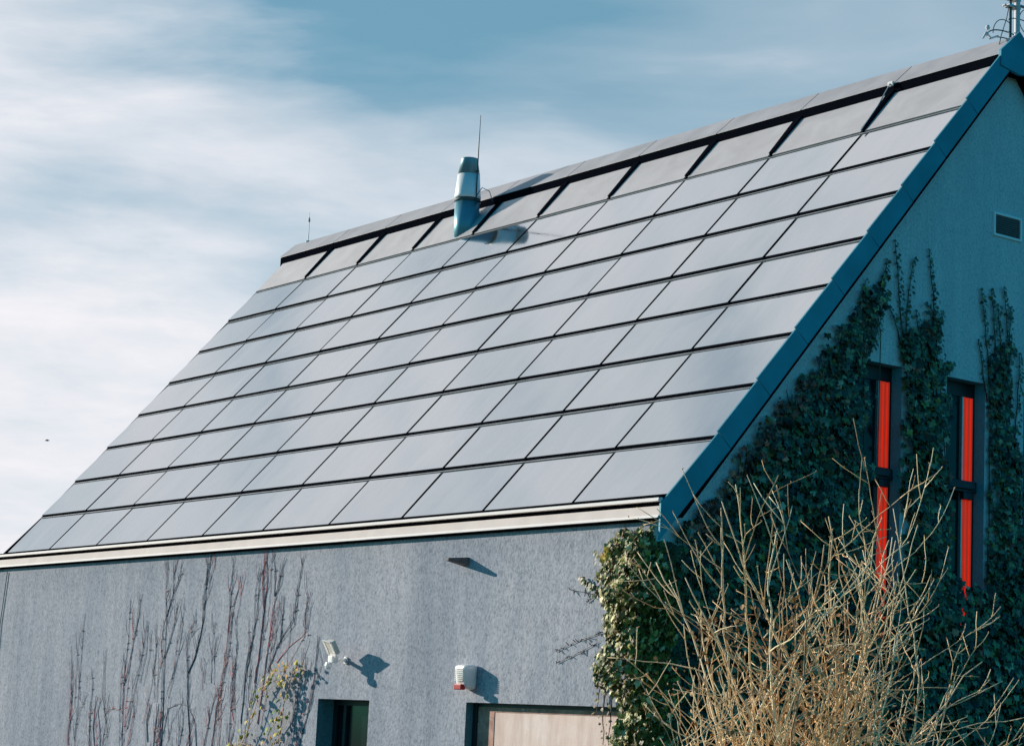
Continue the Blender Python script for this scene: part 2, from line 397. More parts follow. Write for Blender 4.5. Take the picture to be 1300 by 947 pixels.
for j in range(1, 9):
    mb = MB(); slab(mb, XL+.002, .08, j-.026, j-.012, -.01, .036)
    mb.build("batten", M_batten, roof)
    if j < 8:
        xs = [XL+.003]; ww = [.017]
        for i in range(0, 20):
            x = XL+1+i if i < 19 else .08
            if i < 19:
                k = .032 if i % 2 else .020
                xs += [x-k, x-k+.001, x+k-.001, x+k]; ww += [.017, .032, .032, .017]
            else: xs.append(x); ww.append(.017)
        mb = MB()
        for x, q in zip(xs, ww): mb.v += [tuple(rf(x, j+.018-q, -.02)), tuple(rf(x, j+.018+q, -.02)), tuple(rf(x, j+.018+q, .03+q*.45)), tuple(rf(x, j+.018-q, .03+q*.45))]
        for i in range(len(xs)-1):
            n = 4*i
            for k in range(4): mb.f.append((n+k, n+(k+1) % 4, n+4+(k+1) % 4, n+4+k))
        mb.build("mounting_rail", M_dark, roof)
for i in range(10):
    xa = XL + 2*i + .05; xb = XL + 2*i + 1.95
    if i == 0: xa = XL+.01
    if i == 9: xb = .075
    mb = MB(); slab(mb, xa, xb, 8.015, 8.95, .02, .050)
    mb.build("metal_panel", M_sheet, roof)
for i in range(1, 10):
    x = XL+2*i; mb = MB()
    mb.hexa([rf(x-.03, 8.06, .03), rf(x+.03, 8.06, .03), rf(x+.07, 9.0, .03), rf(x-.07, 9.0, .03), rf(x-.045, 8.06, .075), rf(x+.045, 8.06, .075), rf(x+.07, 9.0, .085), rf(x-.07, 9.0, .085)])
    mb.build("gap_shade_bar", M_dark, roof)  # black bars stand in for the shade between the top sheets
# ridge cap
CS = [(5.80, 11.70), (6.20, 12.065)]
for i in range(10):
    xa = XL + 2*i + (.012 if i else -.25); xb = XL + 2*i + 1.988
    if i == 9: xb = .075
    (ya, za), (yb, zb) = CS; mb = MB(); tt = .008
    mb.prism_x([(ya, za), (yb, zb), (2*yb-ya, za), (2*yb-ya, za-tt), (yb, zb-tt*1.4), (ya, za-tt)][::-1], xa, xb)
    mb.build("ridge_cap", M_cap, roof)
mb = MB(); mb.prism_x([(5.815, 11.47), (5.815, 11.685), (6.18, 12.0), (6.5, 11.70), (6.5, 11.47)][::-1], XL-.2, .07); mb.build("ridge_gap_shade", M_dark, roof)  # black body stands in for shade in the gap under the cap
# eave flashing
mb = MB(); mb.prism_x([(.02, 4.66), (-.36, 4.622), (-.36, 4.603), (-.29, 4.601), (-.29, 4.40), (.02, 4.40)][::-1], XL-.1, .083); mb.build("eave_flashing", M_dark, roof)
mb = MB(); mb.prism_x([(-.31, 4.603), (-.378, 4.599), (-.387, 4.557), (-.31, 4.557)], XL+.15, .083); mb.build("eave_nosing", M_trimw, roof)
mb = MB(); mb.prism_x([(-.31, 4.505), (-.345, 4.50), (-.362, 4.39), (-.31, 4.38)], XL+.15, .083); mb.build("fascia", M_trim, roof)
mb = MB(); mb.prism_x([(-.31, 4.388), (-.366, 4.389), (-.39, 4.352), (-.31, 4.352)], XL-.2, .083); mb.build("drip_edge", M_trimw, roof)
mb = MB(); mb.prism_x([(-.275, 4.35), (-.35, 4.35), (-.33, 4.325), (-.275, 4.325)][::-1], XL-.2, .083); mb.build("eave_shade_strip", M_dark, roof)  # dark strip put in as the shadow line under the drip edge
# verges
def verge(x0, x1, mirror=False, m=M_verge, top=(.152, .128)):
    mb = MB()
    def Y(y): return 2*YR-y if mirror else y
    def seg(prof):
        prof = [(Y(y), z) for y, z in prof]
        if mirror: prof = prof[::-1]
        mb.prism_x(prof[::-1], x0, x1)
    def P(s, p): v = rf(0, s, p); return (v.y, v.z)
    seg([(-.365, 4.075), P(.99, -.15), P(.99, top[1]), (-.365, 4.525 if top[0] > .1 else 4.40)])
    for j in range(1, 9):
        e = 8.99 if j == 8 else j+.99
        if j == 8: e = 9.05
        seg([P(j, -.148), P(e, -.15 if j < 8 else -.15), P(e, top[1]), P(j, top[0])])
    return mb.build("verge", m, roof)
verge(.085, .115); verge(.085, .115, True)
verge(XL-.03, XL-.002, m=M_dark, top=(.035, .03)); verge(XL-.03, XL-.002, True, m=M_dark, top=(.035, .03))
mb = MB()
for s_ in (1, -1):
    def P(s, p):
        v = rf(0, s, p); return (v.y if s_ == 1 else 2*YR-v.y, v.z)
    pr = [P(-.2, -.20), P(9.2, -.20), P(9.2, -.14), P(-.2, -.14)]
    mb.prism_x(pr if s_ == -1 else pr[::-1], XG+.001, .084)
mb.build("soffit_shade_strip", M_dark, roof)  # black strip stands in for the shadow line behind the verge
mb = MB(); mb.prism_x([(5.765, 11.50), (5.765, 11.735), (6.17, 12.10), (6.60, 11.735), (6.60, 11.50), (6.19, 11.44)][::-1], .08, .135)
mb.build("ridge_end_cap", M_verge, roof, bevel=.006)
mb = MB(); mb.box((XL-.32, -.33, 4.36), (XL+.10, -.20, 4.60)); mb.build("eave_return", M_verge, roof)

# ------------------------------------------------------------------ flue (chimney) with sub-parts
B = rf(-12.46, 0, 0); bx, by = -12.60, 5.42; bz = Z0 + by/CT*ST
mb = MB(); mb.lathe([(.238, -.40), (.238, .55)], (bx, by, bz), 40); ch = mb.build("chimney", M_steel_d, bld, smooth=False)
for p in ch.data.polygons: p.use_smooth = len(p.vertices) == 4
def sub(prof, name, m, seg=40):
    mb = MB(); mb.lathe(prof, (bx, by, bz), seg); o = mb.build(name, m, ch)
    for p in o.data.polygons: p.use_smooth = len(p.vertices) == 4
    return o
sub([(.252, .52), (.254, .56), (.246, .585)], "collar", M_dcable)
sub([(.252, .586), (.25, .65), (.244, .665), (.244, .71), (.242, .72), (.212, 1.06)], "cowl", M_steel_l)
sub([(.213, 1.061), (.160, 1.36), (.164, 1.38), (.148, 1.38)], "cap", M_steel)
mb = MB(); mb.lathe([(.30, -.30), (.26, -.02), (.232, .0)], (bx, by, bz-.02), 40, ); 

# ------------------------------------------------------------------ small fittings
rodm = MB(); rx, ry = bx+.25, by+.02
rodm.tube([(rx, ry, bz+.45), (rx, ry, bz+1.5), (rx+.01, ry, bz+2.2)], [.014, .011, .006], 6)
rodm.tube([(rx, ry, bz+.62), (rx+.10, ry+.06, bz+.77), (rx+.26, ry+.12, bz+.68), (rx+.32, ry+.16, bz+.48)], .008, 5)
rodm.tube([(rx-.03, ry, bz+.55), (rx+.03, ry, bz+.55)], .03, 6); rodm.tube([(rx-.03, ry, bz+1.1), (rx+.02, ry, bz+1.1)], .022, 6)
tag(rodm.build("lightning_rod", M_dcable), "tall thin dark lightning rod rising beside the steel flue", "lightning rod")
r2 = MB(); r2.tube([(-19.72, 6.20, 12.05), (-19.72, 6.20, 12.35), (-19.74, 6.2, 12.72)], [.010, .008, .005], 6); r2.lathe([(.02, 0), (.024, .05), (.01, .1)], (-19.73, 6.2, 12.5), 8); r2.lathe([(.05, -.02), (.05, .02)], (-19.72, 6.2, 12.05), 8)
tag(r2.build("lightning_rod", M_cable), "short thin pale lightning rod at the far left end of the ridge", "lightning rod")
cb = MB()
c0 = Vector((-2.04, 5.79, 11.67))
cb.tube([c0+Vector((0, -.03, .02)), rf(-2.04, 8.98, .14), rf(-2.02, 8.6, .10), rf(-2.0, 8.0, .08)], .010, 5)
o_ = empty("lightning_conductor", tuple(c0), "pale wire with square clamp running down from the ridge cap", "cable")
cb.build("wire", M_cable, o_)
k = MB(); k.box((-2.09, 5.76, 11.65), (-1.98, 5.79, 11.73)); k.build("clamp", M_trimw, o_, bevel=.01)
cw = MB(); cw.tube([(.15, 6.56, 11.95), (.16, 6.45, 11.80), (.15, 6.52, 11.60), (.13, 6.66, 11.40), (.13, 6.9, 11.1), (.13, 7.5, 10.42)], .010, 5)
tag(cw.build("conductor_wire", M_cable), "thin pale conductor wire bending over the far side of the gable peak", "cable")
cl = MB(); a_ = on_y(9, 729, YW-.02); b_ = on_y(0, 792, YW-.02); dn = (b_-a_)
cl.tube([a_+Vector((0, 0, .05)), a_, a_+dn*.5, b_, Vector((b_.x, YW-.02, .1))], .009, 6)
tag(cl.build("downpipe_cable", M_dcable), "thin dark cable running down the facade at its far left corner", "cable")

# antenna mast behind the peak
mx, my = -.18, 6.32
an = empty("antenna_mast", (mx, my, 11.9), "steel antenna mast with clamps and looping cables behind the gable peak", "antenna")
m_ = MB(); m_.tube([(mx, my, 11.8), (mx, my, 13.6)], .022, 10); m_.build("pole", M_dcable, an)
m_ = MB(); m_.tube([(mx+.02, my+.13, 11.75), (mx+.02, my+.13, 13.7)], .042, 12); m_.build("white_pole", M_pole, an)
m_ = MB()
for z in (12.60, 12.72, 12.80):
    m_.box((mx-.06, my-.07, z-.02), (mx+.05, my+.18, z+.02)); m_.tube([(mx-.05, my-.10, z), (mx+.0, my-.10, z)], .022, 8); m_.tube([(mx-.05, my+.06, z), (mx+.10, my+.06, z)], .016, 8)
m_.build("clamp", M_greyedge, an, bevel=.006)
m_ = MB(); m_.tube([(mx, my+.18, 12.62), (mx, my+.22, 12.66), (mx, my+.9, 12.66)], .022, 8); m_.tube([(mx, my+.20, 12.62), (mx, my+.19, 12.48)], .012, 6); m_.build("arm", M_pink, an)
m_ = MB()
def arc(c, r, a0, a1, n=14, sx=1, sz=1, dx=0): return [Vector((c[0]+dx*i/n, c[1]+math.cos(a0+(a1-a0)*i/n)*r*sx, c[2]+math.sin(a0+(a1-a0)*i/n)*r*sz)) for i in range(n+1)]
m_.tube(arc((mx, my-.12, 12.10), .26, math.pi, math.pi*.35), .007, 5)
m_.tube(arc((mx-.1, my+.06, 12.10), .44, math.pi*.9, math.pi*.1, sz=.32), .010, 5)
m_.tube(arc((mx-.1, my+.14, 12.02), .48, math.pi*.95, math.pi*.05, sz=.25), .009, 5)
m_.tube(arc((mx, my+.42, 12.45), .22, math.pi*.5, math.pi*1.4, sz=.9), .007, 5)
m_.tube([(mx, my-.03, 12.6), (mx, my-.08, 12.4), (mx, my-.2, 12.1), (mx, my-.24, 11.95)], .008, 5)
m_.tube(arc((mx, my+.25, 12.36), .3, math.pi*.9, math.pi*.1, sz=.3), .008, 5)
m_.build("cable", M_dcable, an)
m_ = MB(); m_.lathe([(.02, -.03), (.03, -.02), (.03, .02), (.02, .03)], (mx-.1, my-.40, 12.10), 10); m_.lathe([(.02, 0), (.035, .03), (.02, .07)], (mx-.1, my-.38, 12.17), 8); m_.tube([(mx-.1, my-.48, 12.02), (mx-.1, my-.42, 12.12), (mx-.1, my-.30, 12.06), (mx-.1, my-.15, 12.13)], .016, 6); m_.build("insulator", M_pole, an)
m_ = MB(); m_.box((mx-.05, my+.50, 12.20), (mx+.02, my+.75, 12.26)); m_.build("junction_box", M_verge, an)

# siren box on the facade
sx0, sx1, sz0, sz1 = -3.91, -3.62, 2.215, 2.56
sr = empty("alarm_siren", (-3.77, YW, 2.2), "white alarm siren box with red lens above the boarded opening", "alarm siren")
m_ = MB(); D = .22
m_.hexa([(sx0+.02, YW-D*.8, sz0+.02), (sx1-.02, YW-D*.8, sz0+.02), (sx1, YW, sz0), (sx0, YW, sz0), (sx0+.01, YW-D, sz1-.02), (sx1-.01, YW-D, sz1-.02), (sx1, YW, sz1), (sx0, YW, sz1)])
m_.build("housing", M_white, sr, bevel=.05)
m_ = MB(); m_.box((sx0+.05, YW-D-.01, sz0-.005), (sx1-.07, YW-D*.7, sz0+.07)); m_.build("red_lens", M_red, sr, bevel=.012)
m_ = MB()
for q in range(7): m_.box((sx0+.05, YW-D-.002, sz1-.07-q*.026), (sx1-.05, YW-D+.02, sz1-.062-q*.026))
m_.build("grille", M_greyedge, sr)

# floodlight
fx, fz = -6.93, 2.60
fl = empty("floodlight", (fx, YW, fz), "cream square floodlight on a short arm above the dark door", "floodlight")
m_ = MB(); m_.lathe([(.055, 0), (.055, .03)], (fx, YW, fz), 16, Vector((0, -1, 0))); m_.tube([(fx, YW, fz), (fx, YW-.20, fz+.0)], .030, 10); m_.box((fx-.06, YW-.29, fz-.05), (fx+.06, YW-.19, fz+.05)); m_.lathe([(.045, -.05), (.055, 0), (.04, .05)], (fx-.02, YW-.30, fz-.09), 12)
m_.build("bracket", M_white, fl, bevel=.006)
hc = Vector((fx+.02, YW-.27, fz+.18)); tl = Matrix.Rotation(R(30), 3, "X") @ Matrix.Rotation(R(-12), 3, "Z")
def tb(mb, a, b):
    p = [(a[0], a[1], a[2]), (b[0], a[1], a[2]), (b[0], b[1], a[2]), (a[0], b[1], a[2]), (a[0], a[1], b[2]), (b[0], a[1], b[2]), (b[0], b[1], b[2]), (a[0], b[1], b[2])]
    mb.hexa([hc + tl @ (Vector(q)*.74) for q in p])
m_ = MB(); tb(m_, (-.17, -.06, -.14), (.17, .06, .14)); m_.build("housing", M_cream, fl, bevel=.02)
m_ = MB(); tb(m_, (-.20, -.085, -.17), (.20, -.055, -.14)); tb(m_, (-.20, -.085, .14), (.20, -.055, .17)); tb(m_, (-.20, -.085, -.14), (-.17, -.055, .14)); tb(m_, (.17, -.085, -.14), (.20, -.055, .14)); m_.build("rim", M_white, fl)
m_ = MB(); tb(m_, (-.169, -.066, -.139), (.169, -.061, .139)); m_.build("lamp_glass", M_cream, fl)

# wedge shaped spout high on the facade
m_ = MB(); ox, oz = -4.06, 3.965
n = len(m_.v)
pts = [(ox-.10, YW, oz+.05), (ox+.10, YW, oz+.05), (ox+.10, YW, oz-.06), (ox-.10, YW, oz-.06), (ox-.03, YW-.30, oz+.02), (ox+.03, YW-.30, oz+.02), (ox+.03, YW-.30, oz-.02), (ox-.03, YW-.30, oz-.02)]
m_.v += pts; m_.f += [(0, 1, 2, 3), (7, 6, 5, 4), (0, 4, 5, 1), (1, 5, 6, 2), (2, 6, 7, 3), (3, 7, 4, 0)]
tag(m_.build("wall_spout", M_pipe, bevel=.008), "small brown wedge shaped spout sticking out of the facade under the eave", "spout")

# far bird, a speck in the sky
bc = CAM + ray(60, 559)*330
m_ = MB(); m_.lathe([(.02, -.35), (.09, -.2), (.12, 0), (.09, .16), (.05, .24), (.06, .3), (.02, .38)], bc, 10, rt)
def wing(s_):
    w = fw*s_; m_.quad(bc+rt*.12, bc+rt*.02+w*.4+up*.16, bc-rt*.10+w*.85+up*.10, bc-rt*.14+w*.35+up*.10, bc-rt*.10)
wing(1); wing(-1); m_.quad(bc-rt*.3+fw*.05, bc-rt*.5+fw*.1, bc-rt*.5-fw*.1, bc-rt*.3-fw*.05)
tag(m_.build("bird", M_doorfr), "tiny dark bird flying far off in the pale sky at left", "bird")

# ------------------------------------------------------------------ foliage
def ivy_tpl(lobes=5):
    pts = []
    prof = [(0.0, 1.0), (24, .62), (52, .86), (78, .55), (112, .70), (150, .42), (180, .12), (210, .42), (248, .70), (282, .55), (308, .86), (336, .62)]
    for a, r in prof: pts.append((math.sin(R(a))*r*.62, math.cos(R(a))*r*.72, -.10*r*r))
    return pts
TPL = ivy_tpl()
SM = [(0, .75, -.05), (.32, .30, -.03), (.38, -.15, -.05), (0, -.38, 0), (-.38, -.15, -.05), (-.32, .30, -.03)]
def leaf(mb, p, nrm, tip, size, c, small=False):
    nrm = nrm.normalized(); tip = tip - nrm*tip.dot(nrm)
    if tip.length < 1e-4: tip = nrm.orthogonal()
    tip.normalize(); sd = tip.cross(nrm); T = SM if small else TPL
    n = len(mb.v); fold = random.uniform(.0, .28)
    mb.v.append(tuple(p + nrm*size*.05))
    for x, y, z in T: mb.v.append(tuple(p + sd*(x*size) + tip*(y*size) + nrm*((z + abs(x)*fold)*size)))
    k = len(T)
    for i in range(k): mb.f.append((n, n+1+i, n+1+(i+1) % k)); mb.c.append(c)
def inpoly(x, y, P):
    r = False; j = len(P)-1
    for i in range(len(P)):
        if (P[i][1] > y) != (P[j][1] > y) and x < (P[j][0]-P[i][0])*(y-P[i][1])/(P[j][1]-P[i][1])+P[i][0]: r = not r
        j = i
    return r
def edge_d(x, y, P):
    best = 9e9
    for i in range(len(P)):
        ax, ay = P[i]; bx_, by_ = P[(i+1) % len(P)]; dx, dy = bx_-ax, by_-ay; L2 = dx*dx+dy*dy or 1e-9
        t_ = max(0, min(1, ((x-ax)*dx+(y-ay)*dy)/L2)); best = min(best, math.hypot(x-ax-dx*t_, y-ay-dy*t_))
    return best
GREENS = [(.060, .095, .035), (.035, .065, .030), (.095, .14, .045), (.050, .095, .055), (.085, .115, .065), (.022, .040, .022), (.17, .20, .13)]  # palest tint stands in for skylight glints on the leaves
BROWNS = [(.26, .06, .035), (.20, .08, .04), (.32, .12, .07)]
def gpoly(px): return [(lambda q: (q.y, q.z))(on_x(u, v, XG)) for u, v in px]
def gable_ivy(name, poly, dens, label, group, thick=.30, stems=20, brown=None, smin=.05, smax=.165):
    root = empty(name, (XG, sum(p[0] for p in poly)/len(poly), 0), label, "ivy", group)
    ymin = min(p[0] for p in poly); ymax = max(p[0] for p in poly); zmin = min(p[1] for p in poly); zmax = max(p[1] for p in poly)
    n = int((ymax-ymin)*(zmax-zmin)*dens); mb = MB()
    for _ in range(n):
        y = random.uniform(ymin, ymax); z = random.uniform(zmin, zmax)
        wob = noise.noise(Vector((y*2.3, z*2.3, 4)))*.22 + noise.noise(Vector((y*7, z*7, 1)))*.09
        ins = inpoly(y, z, poly); d = edge_d(y, z, poly)
        if not ins: d = -d
        d += wob
        if d < -.02: continue
        if d < .12 and random.random() > .35 + d*5: continue
        nn = noise.noise(Vector((y*1.6, z*1.6, 9))); hh = thick*min(1, .25+max(0, d)*1.2)*(.55+.75*max(0, nn+.35))
        # two layers: shell and depth
        x = XG + .02 + hh*(1 - random.random()**2.2*.8)
        if noise.noise(Vector((y*5, z*5, 22))) > .38 and random.random() < .5: continue
        nr = Vector((1, random.gauss(-.12, .45), random.gauss(.38, .40)))
        tip = Vector((random.gauss(0, .2), random.gauss(0, .45), -1))
        c = random.choice(GREENS); k_ = random.choice((.25, .5, .9, 1.4, 2.4))*random.uniform(.85, 1.15)  # tone factors put glints and shaded gaps into the leaf colour
        if brown and random.random() < brown(y, z): c = random.choice(BROWNS)
        elif random.random() < .02: c = random.choice(BROWNS)
        leaf(mb, Vector((x, y, z)), nr, tip, random.uniform(smin, smax)*(1 if d > .2 else .8), (c[0]*k_, c[1]*k_, c[2]*k_))
    mb.build("foliage", M_leaf, root)
    sb = MB()
    for _ in range(stems):
        y = random.uniform(ymin, ymax); z = zmin; pts = []
        while z < zmax:
            if inpoly(y, z, poly) or z < zmin+.3: pts.append((XG+.02+random.uniform(0, .03), y, z))
            y += random.gauss(0, .06); z += random.uniform(.15, .3)
        if len(pts) > 2: sb.tube(pts, [.018*(1-i/len(pts))+.005 for i in range(len(pts))], 5, (.09, .07, .05))
    if sb.v: sb.build("stem", M_twig, root)
    return root
def tendril(mb, sb, px, w=.05, seed=0, plane="x", step=.030, size=(.045, .075), tcol=None):
    P = [on_x(u, v, XG+.02) if plane == "x" else on_y(u, v, YW-.03) for u, v in px]
    pts = []
    for i in range(len(P)-1):
        a, b = P[i], P[i+1]; n = max(2, int((b-a).length/.08))
        for k in range(n): pts.append(a.lerp(b, k/n) + (Vector((0, random.gauss(0, .008), 0)) if plane == "x" else Vector((random.gauss(0, .008), 0, 0))))
    pts.append(P[-1])
    L_ = len(pts)
    sb.tube(pts, [.004+.008*i/L_ for i in range(L_)], 4, (.06, .05, .04))
    side = 1
    out = Vector((1, 0, 0)) if plane == "x" else Vector((0, -1, 0))
    for i in range(L_-1):
        a, b = pts[i], pts[i+1]; n = max(1, int((b-a).length/step))
        for k in range(n):
            q = a.lerp(b, k/n); f = (i+k/n)/L_; side = -side
            lat = Vector((0, side, 0)) if plane == "x" else Vector((side, 0, 0))
            ww = w*(.35+.9*f)
            p = q + lat*random.uniform(.2, 1)*ww + out*random.uniform(.01, .05+.08*f)
            c = random.choice(tcol or GREENS); k_ = random.uniform(.6, 1.3)
            leaf(mb, p, out*1.0 + lat*random.uniform(-.2, .5) + Vector((0, 0, random.gauss(.25, .3))), lat*.7 + Vector((0, 0, random.uniform(-1, .4))), random.uniform(*size), (c[0]*k_, c[1]*k_, c[2]*k_), True)

zb = .0
def with_ground(px, ul, ur):
    P = gpoly(px); return P
M1 = gpoly([(846, 704), (862, 676), (893, 648), (925, 606), (945, 566), (975, 528), (990, 498), (1022, 476), (1045, 440), (1062, 412), (1078, 402), (1092, 372), (1112, 360), (1124, 344), (1120, 385), (1110, 410), (1116, 428), (1099, 445), (1095, 470), (1097, 500), (1097, 560), (1104, 700), (1112, 745)])
ycut = M1[-1][0]
M1 = M1 + [(ycut, .0), (M1[0][0]-.0, .0)]
brownf = lambda y, z: .8*max(0, 1-abs((z-(4.35+1.177*y)+.42)/.45)) if y < 2.4 else .02
iv1 = gable_ivy("climbing_ivy", M1, 620, "big mass of dark ivy spreading up the gable wall left of the red windows", "ivy on the gable", .32, 24, brownf)
def add_tendrils(root, plist, **kw):
    mb, sb = MB(), MB()
    for p in plist: tendril(mb, sb, p, **kw)
    mb.build("shoot_leaves", M_leaf, root); sb.build("shoot_stem", M_twig, root)
add_tendrils(iv1, [[(1126, 330), (1118, 362), (1106, 400), (1100, 430)], [(1118, 405), (1110, 430), (1104, 450)], [(1100, 355), (1092, 385), (1085, 410)]])
M2 = gpoly([(1144, 470), (1141, 430), (1150, 402), (1158, 418), (1162, 440), (1166, 395), (1172, 380), (1178, 420), (1184, 395), (1190, 440), (1200, 458), (1208, 468), (1202, 480), (1201, 560), (1203, 700), (1203, 750)])
yb_ = M2[-1][0]; ya_ = on_x(1146, 745, XG).y
M2 = M2 + [(yb_, 0.), (ya_, 0.)]
iv2 = gable_ivy("climbing_ivy", M2, 620, "narrow ivy column climbing the gable between the two red windows", "ivy on the gable", .22, 8)
add_tendrils(iv2, [[(1136, 306), (1140, 350), (1143, 400), (1148, 450)], [(1160, 328), (1154, 365), (1150, 410), (1152, 460)], [(1180, 318), (1184, 370), (1188, 420), (1190, 470)],
                   [(1163, 395), (1166, 425), (1172, 460)], [(1196, 395), (1190, 425), (1188, 455)], [(1130, 390), (1140, 420), (1146, 455)], [(1210, 462), (1198, 470), (1190, 490)], [(1176, 385), (1184, 395), (1188, 420)]], w=.055)
M3 = gpoly([(1252, 500), (1253, 455), (1256, 425), (1262, 450), (1268, 420), (1274, 450), (1278, 420), (1282, 470), (1284, 520), (1290, 560), (1297, 590), (1297, 700), (1299, 745)])
M3 = M3 + [(M3[-1][0], 0.), (on_x(1252, 745, XG).y, 0.)]
iv3 = gable_ivy("climbing_ivy", M3, 620, "ivy column right of the second red window, ending in thin shoots", "ivy on the gable", .20, 8)
add_tendrils(iv3, [[(1246, 368), (1250, 410), (1254, 460), (1258, 520)], [(1259, 368), (1262, 410), (1264, 460)], [(1274, 366), (1278, 400), (1280, 440), (1278, 500)], [(1267, 388), (1270, 430), (1272, 470)],
                   [(1242, 432), (1248, 470), (1253, 510)], [(1295, 450), (1293, 490), (1290, 530), (1286, 580)], [(1283, 390), (1282, 420), (1280, 470)]], w=.05)
low = [(ycut-.05, 3.95), (on_x(1125, 735, XG).y, 3.75), (on_x(1160, 738, XG).y, 4.0), (on_x(1215, 740, XG).y, 4.05), (on_x(1245, 735, XG).y, 4.1), (on_x(1300, 700, XG).y, 4.4), (7.6, 5.2), (8.8, 4.6), (9.6, 3.0), (9.7, 0), (ycut-.05, 0)]
gable_ivy("climbing_ivy", low, 560, "dense dark ivy covering the foot of the gable below the red windows", "ivy on the gable", .36, 16)

# lit ivy column on the corner
FP = [(lambda q: (q.x, q.z))(on_y(u, v, YW-.2)) for u, v in [(762, 735), (757, 712), (768, 695), (776, 678), (792, 668), (812, 668), (826, 684), (840, 700), (846, 760), (848, 860), (850, 947), (800, 960), (784, 940), (780, 890), (768, 850), (760, 800), (772, 770)]]
FP = [p for p in FP]
lowx = on_y(786, 947, YW-.2).x
FP2 = FP[:11] + [(.25, 0.), (lowx-.1, 0.)] + FP[12:]
def corner_ivy():
    root = empty("corner_ivy", (-.4, YW, 0), "sunlit ivy column with pale glossy leaves wrapping the corner of the facade", "ivy")
    xm, xM = min(p[0] for p in FP2), max(p[0] for p in FP2); zM = max(p[1] for p in FP2)
    mb = MB(); LG = [(.42, .38, .10), (.28, .30, .06), (.60, .52, .24), (.16, .19, .04), (.78, .66, .38), (.07, .09, .02), (.12, .12, .03)]  # sun glints put into the leaf tints, paler than on the gable
    for _ in range(int((xM-xm)*zM*1500)):
        x = random.uniform(xm, xM); z = random.uniform(0, zM)
        d = edge_d(x, z, FP2)*(1 if inpoly(x, z, FP2) else -1) + noise.noise(Vector((x*4, z*4, 2)))*.12
        if d < 0: continue
        if noise.noise(Vector((x*5.5, z*5.5, 7))) > .30 and random.random() < .75: continue
        depth = (.10+.50*min(1, d*2.2))*(.6+.7*max(0, noise.noise(Vector((x*2.2, z*2.2, 5)))+.4))
        y = YW - .02 - depth*(1-random.random()**2*.85)
        nr = Vector((random.gauss(-.15, .5), -1, random.gauss(.35, .45))); tip = Vector((random.gauss(0, .45), random.gauss(-.2, .2), -1))
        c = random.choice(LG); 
        if random.random() < .05: c = (.30, .16, .07)
        k_ = random.uniform(.6, 1.3); leaf(mb, Vector((x, y, z)), nr, tip, random.uniform(.055, .115), (c[0]*k_, c[1]*k_, c[2]*k_))
    for _ in range(2600):        # leaves turning the corner onto the gable side
        z = random.uniform(0, 4.05); t_ = random.random(); y = YW-.35 + t_*.75
        x = XG + .05 + random.uniform(0, .26)*(1-abs(t_-.4)) ; c = random.choice(GREENS if t_ > .35 else LG); k_ = random.uniform(.6, 1.2)
        leaf(mb, Vector((x, y, z)), Vector((1, random.gauss(-.5, .5), random.gauss(.3, .4))), Vector((0, random.gauss(0, .4), -1)), random.uniform(.06, .12), (c[0]*k_, c[1]*k_, c[2]*k_))
    for _ in range(7):
        leaf(mb, Vector((-.28+random.uniform(-.04, .04), YW-.62, 3.90+random.uniform(-.12, .05))), Vector((.3, -1, .2)), Vector((random.gauss(0, .3), 0, -1)), .10, (.75, .42, .03))
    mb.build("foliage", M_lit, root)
    l2, s2 = MB(), MB()
    sunny = [(.20, .24, .12), (.12, .17, .06), (.26, .22, .12)]
    for p in [[(738, 733), (752, 742), (765, 748), (778, 752)], [(757, 700), (764, 712), (772, 722)], [(740, 738), (757, 750), (770, 760)]]:
        tendril(l2, s2, p, w=.07, plane="y", size=(.05, .09), tcol=sunny)
    for p in [[(757, 905), (760, 880), (766, 855), (775, 840)], [(766, 945), (765, 910), (768, 880), (774, 850)], [(772, 946), (775, 905), (778, 870)]]:
        tendril(l2, s2, p, w=.04, plane="y", size=(.04, .07), step=.05, tcol=[(.30, .20, .12), (.22, .20, .08)])
    l2.build("shoot_leaves", M_lit, root)
    for p in [[(705, 827), (730, 815), (755, 806), (772, 800)], [(706, 842), (735, 828), (760, 815)], [(722, 748), (745, 752), (765, 757)], [(745, 765), (757, 755)]]:
        P = [on_y(u, v, YW-.012) for u, v in p]; s2.tube(P, .003, 4, (.07, .05, .05))
        for i in range(len(P)-1):
            for _ in range(7):
                q = P[i].lerp(P[i+1], random.random()); s2.tube([q, q+Vector((random.gauss(0, .03), -.02, random.gauss(0, .03)))], .0055, 4, (.06, .05, .05))
    s2.build("shoot_stem", M_twig, root)
corner_ivy()

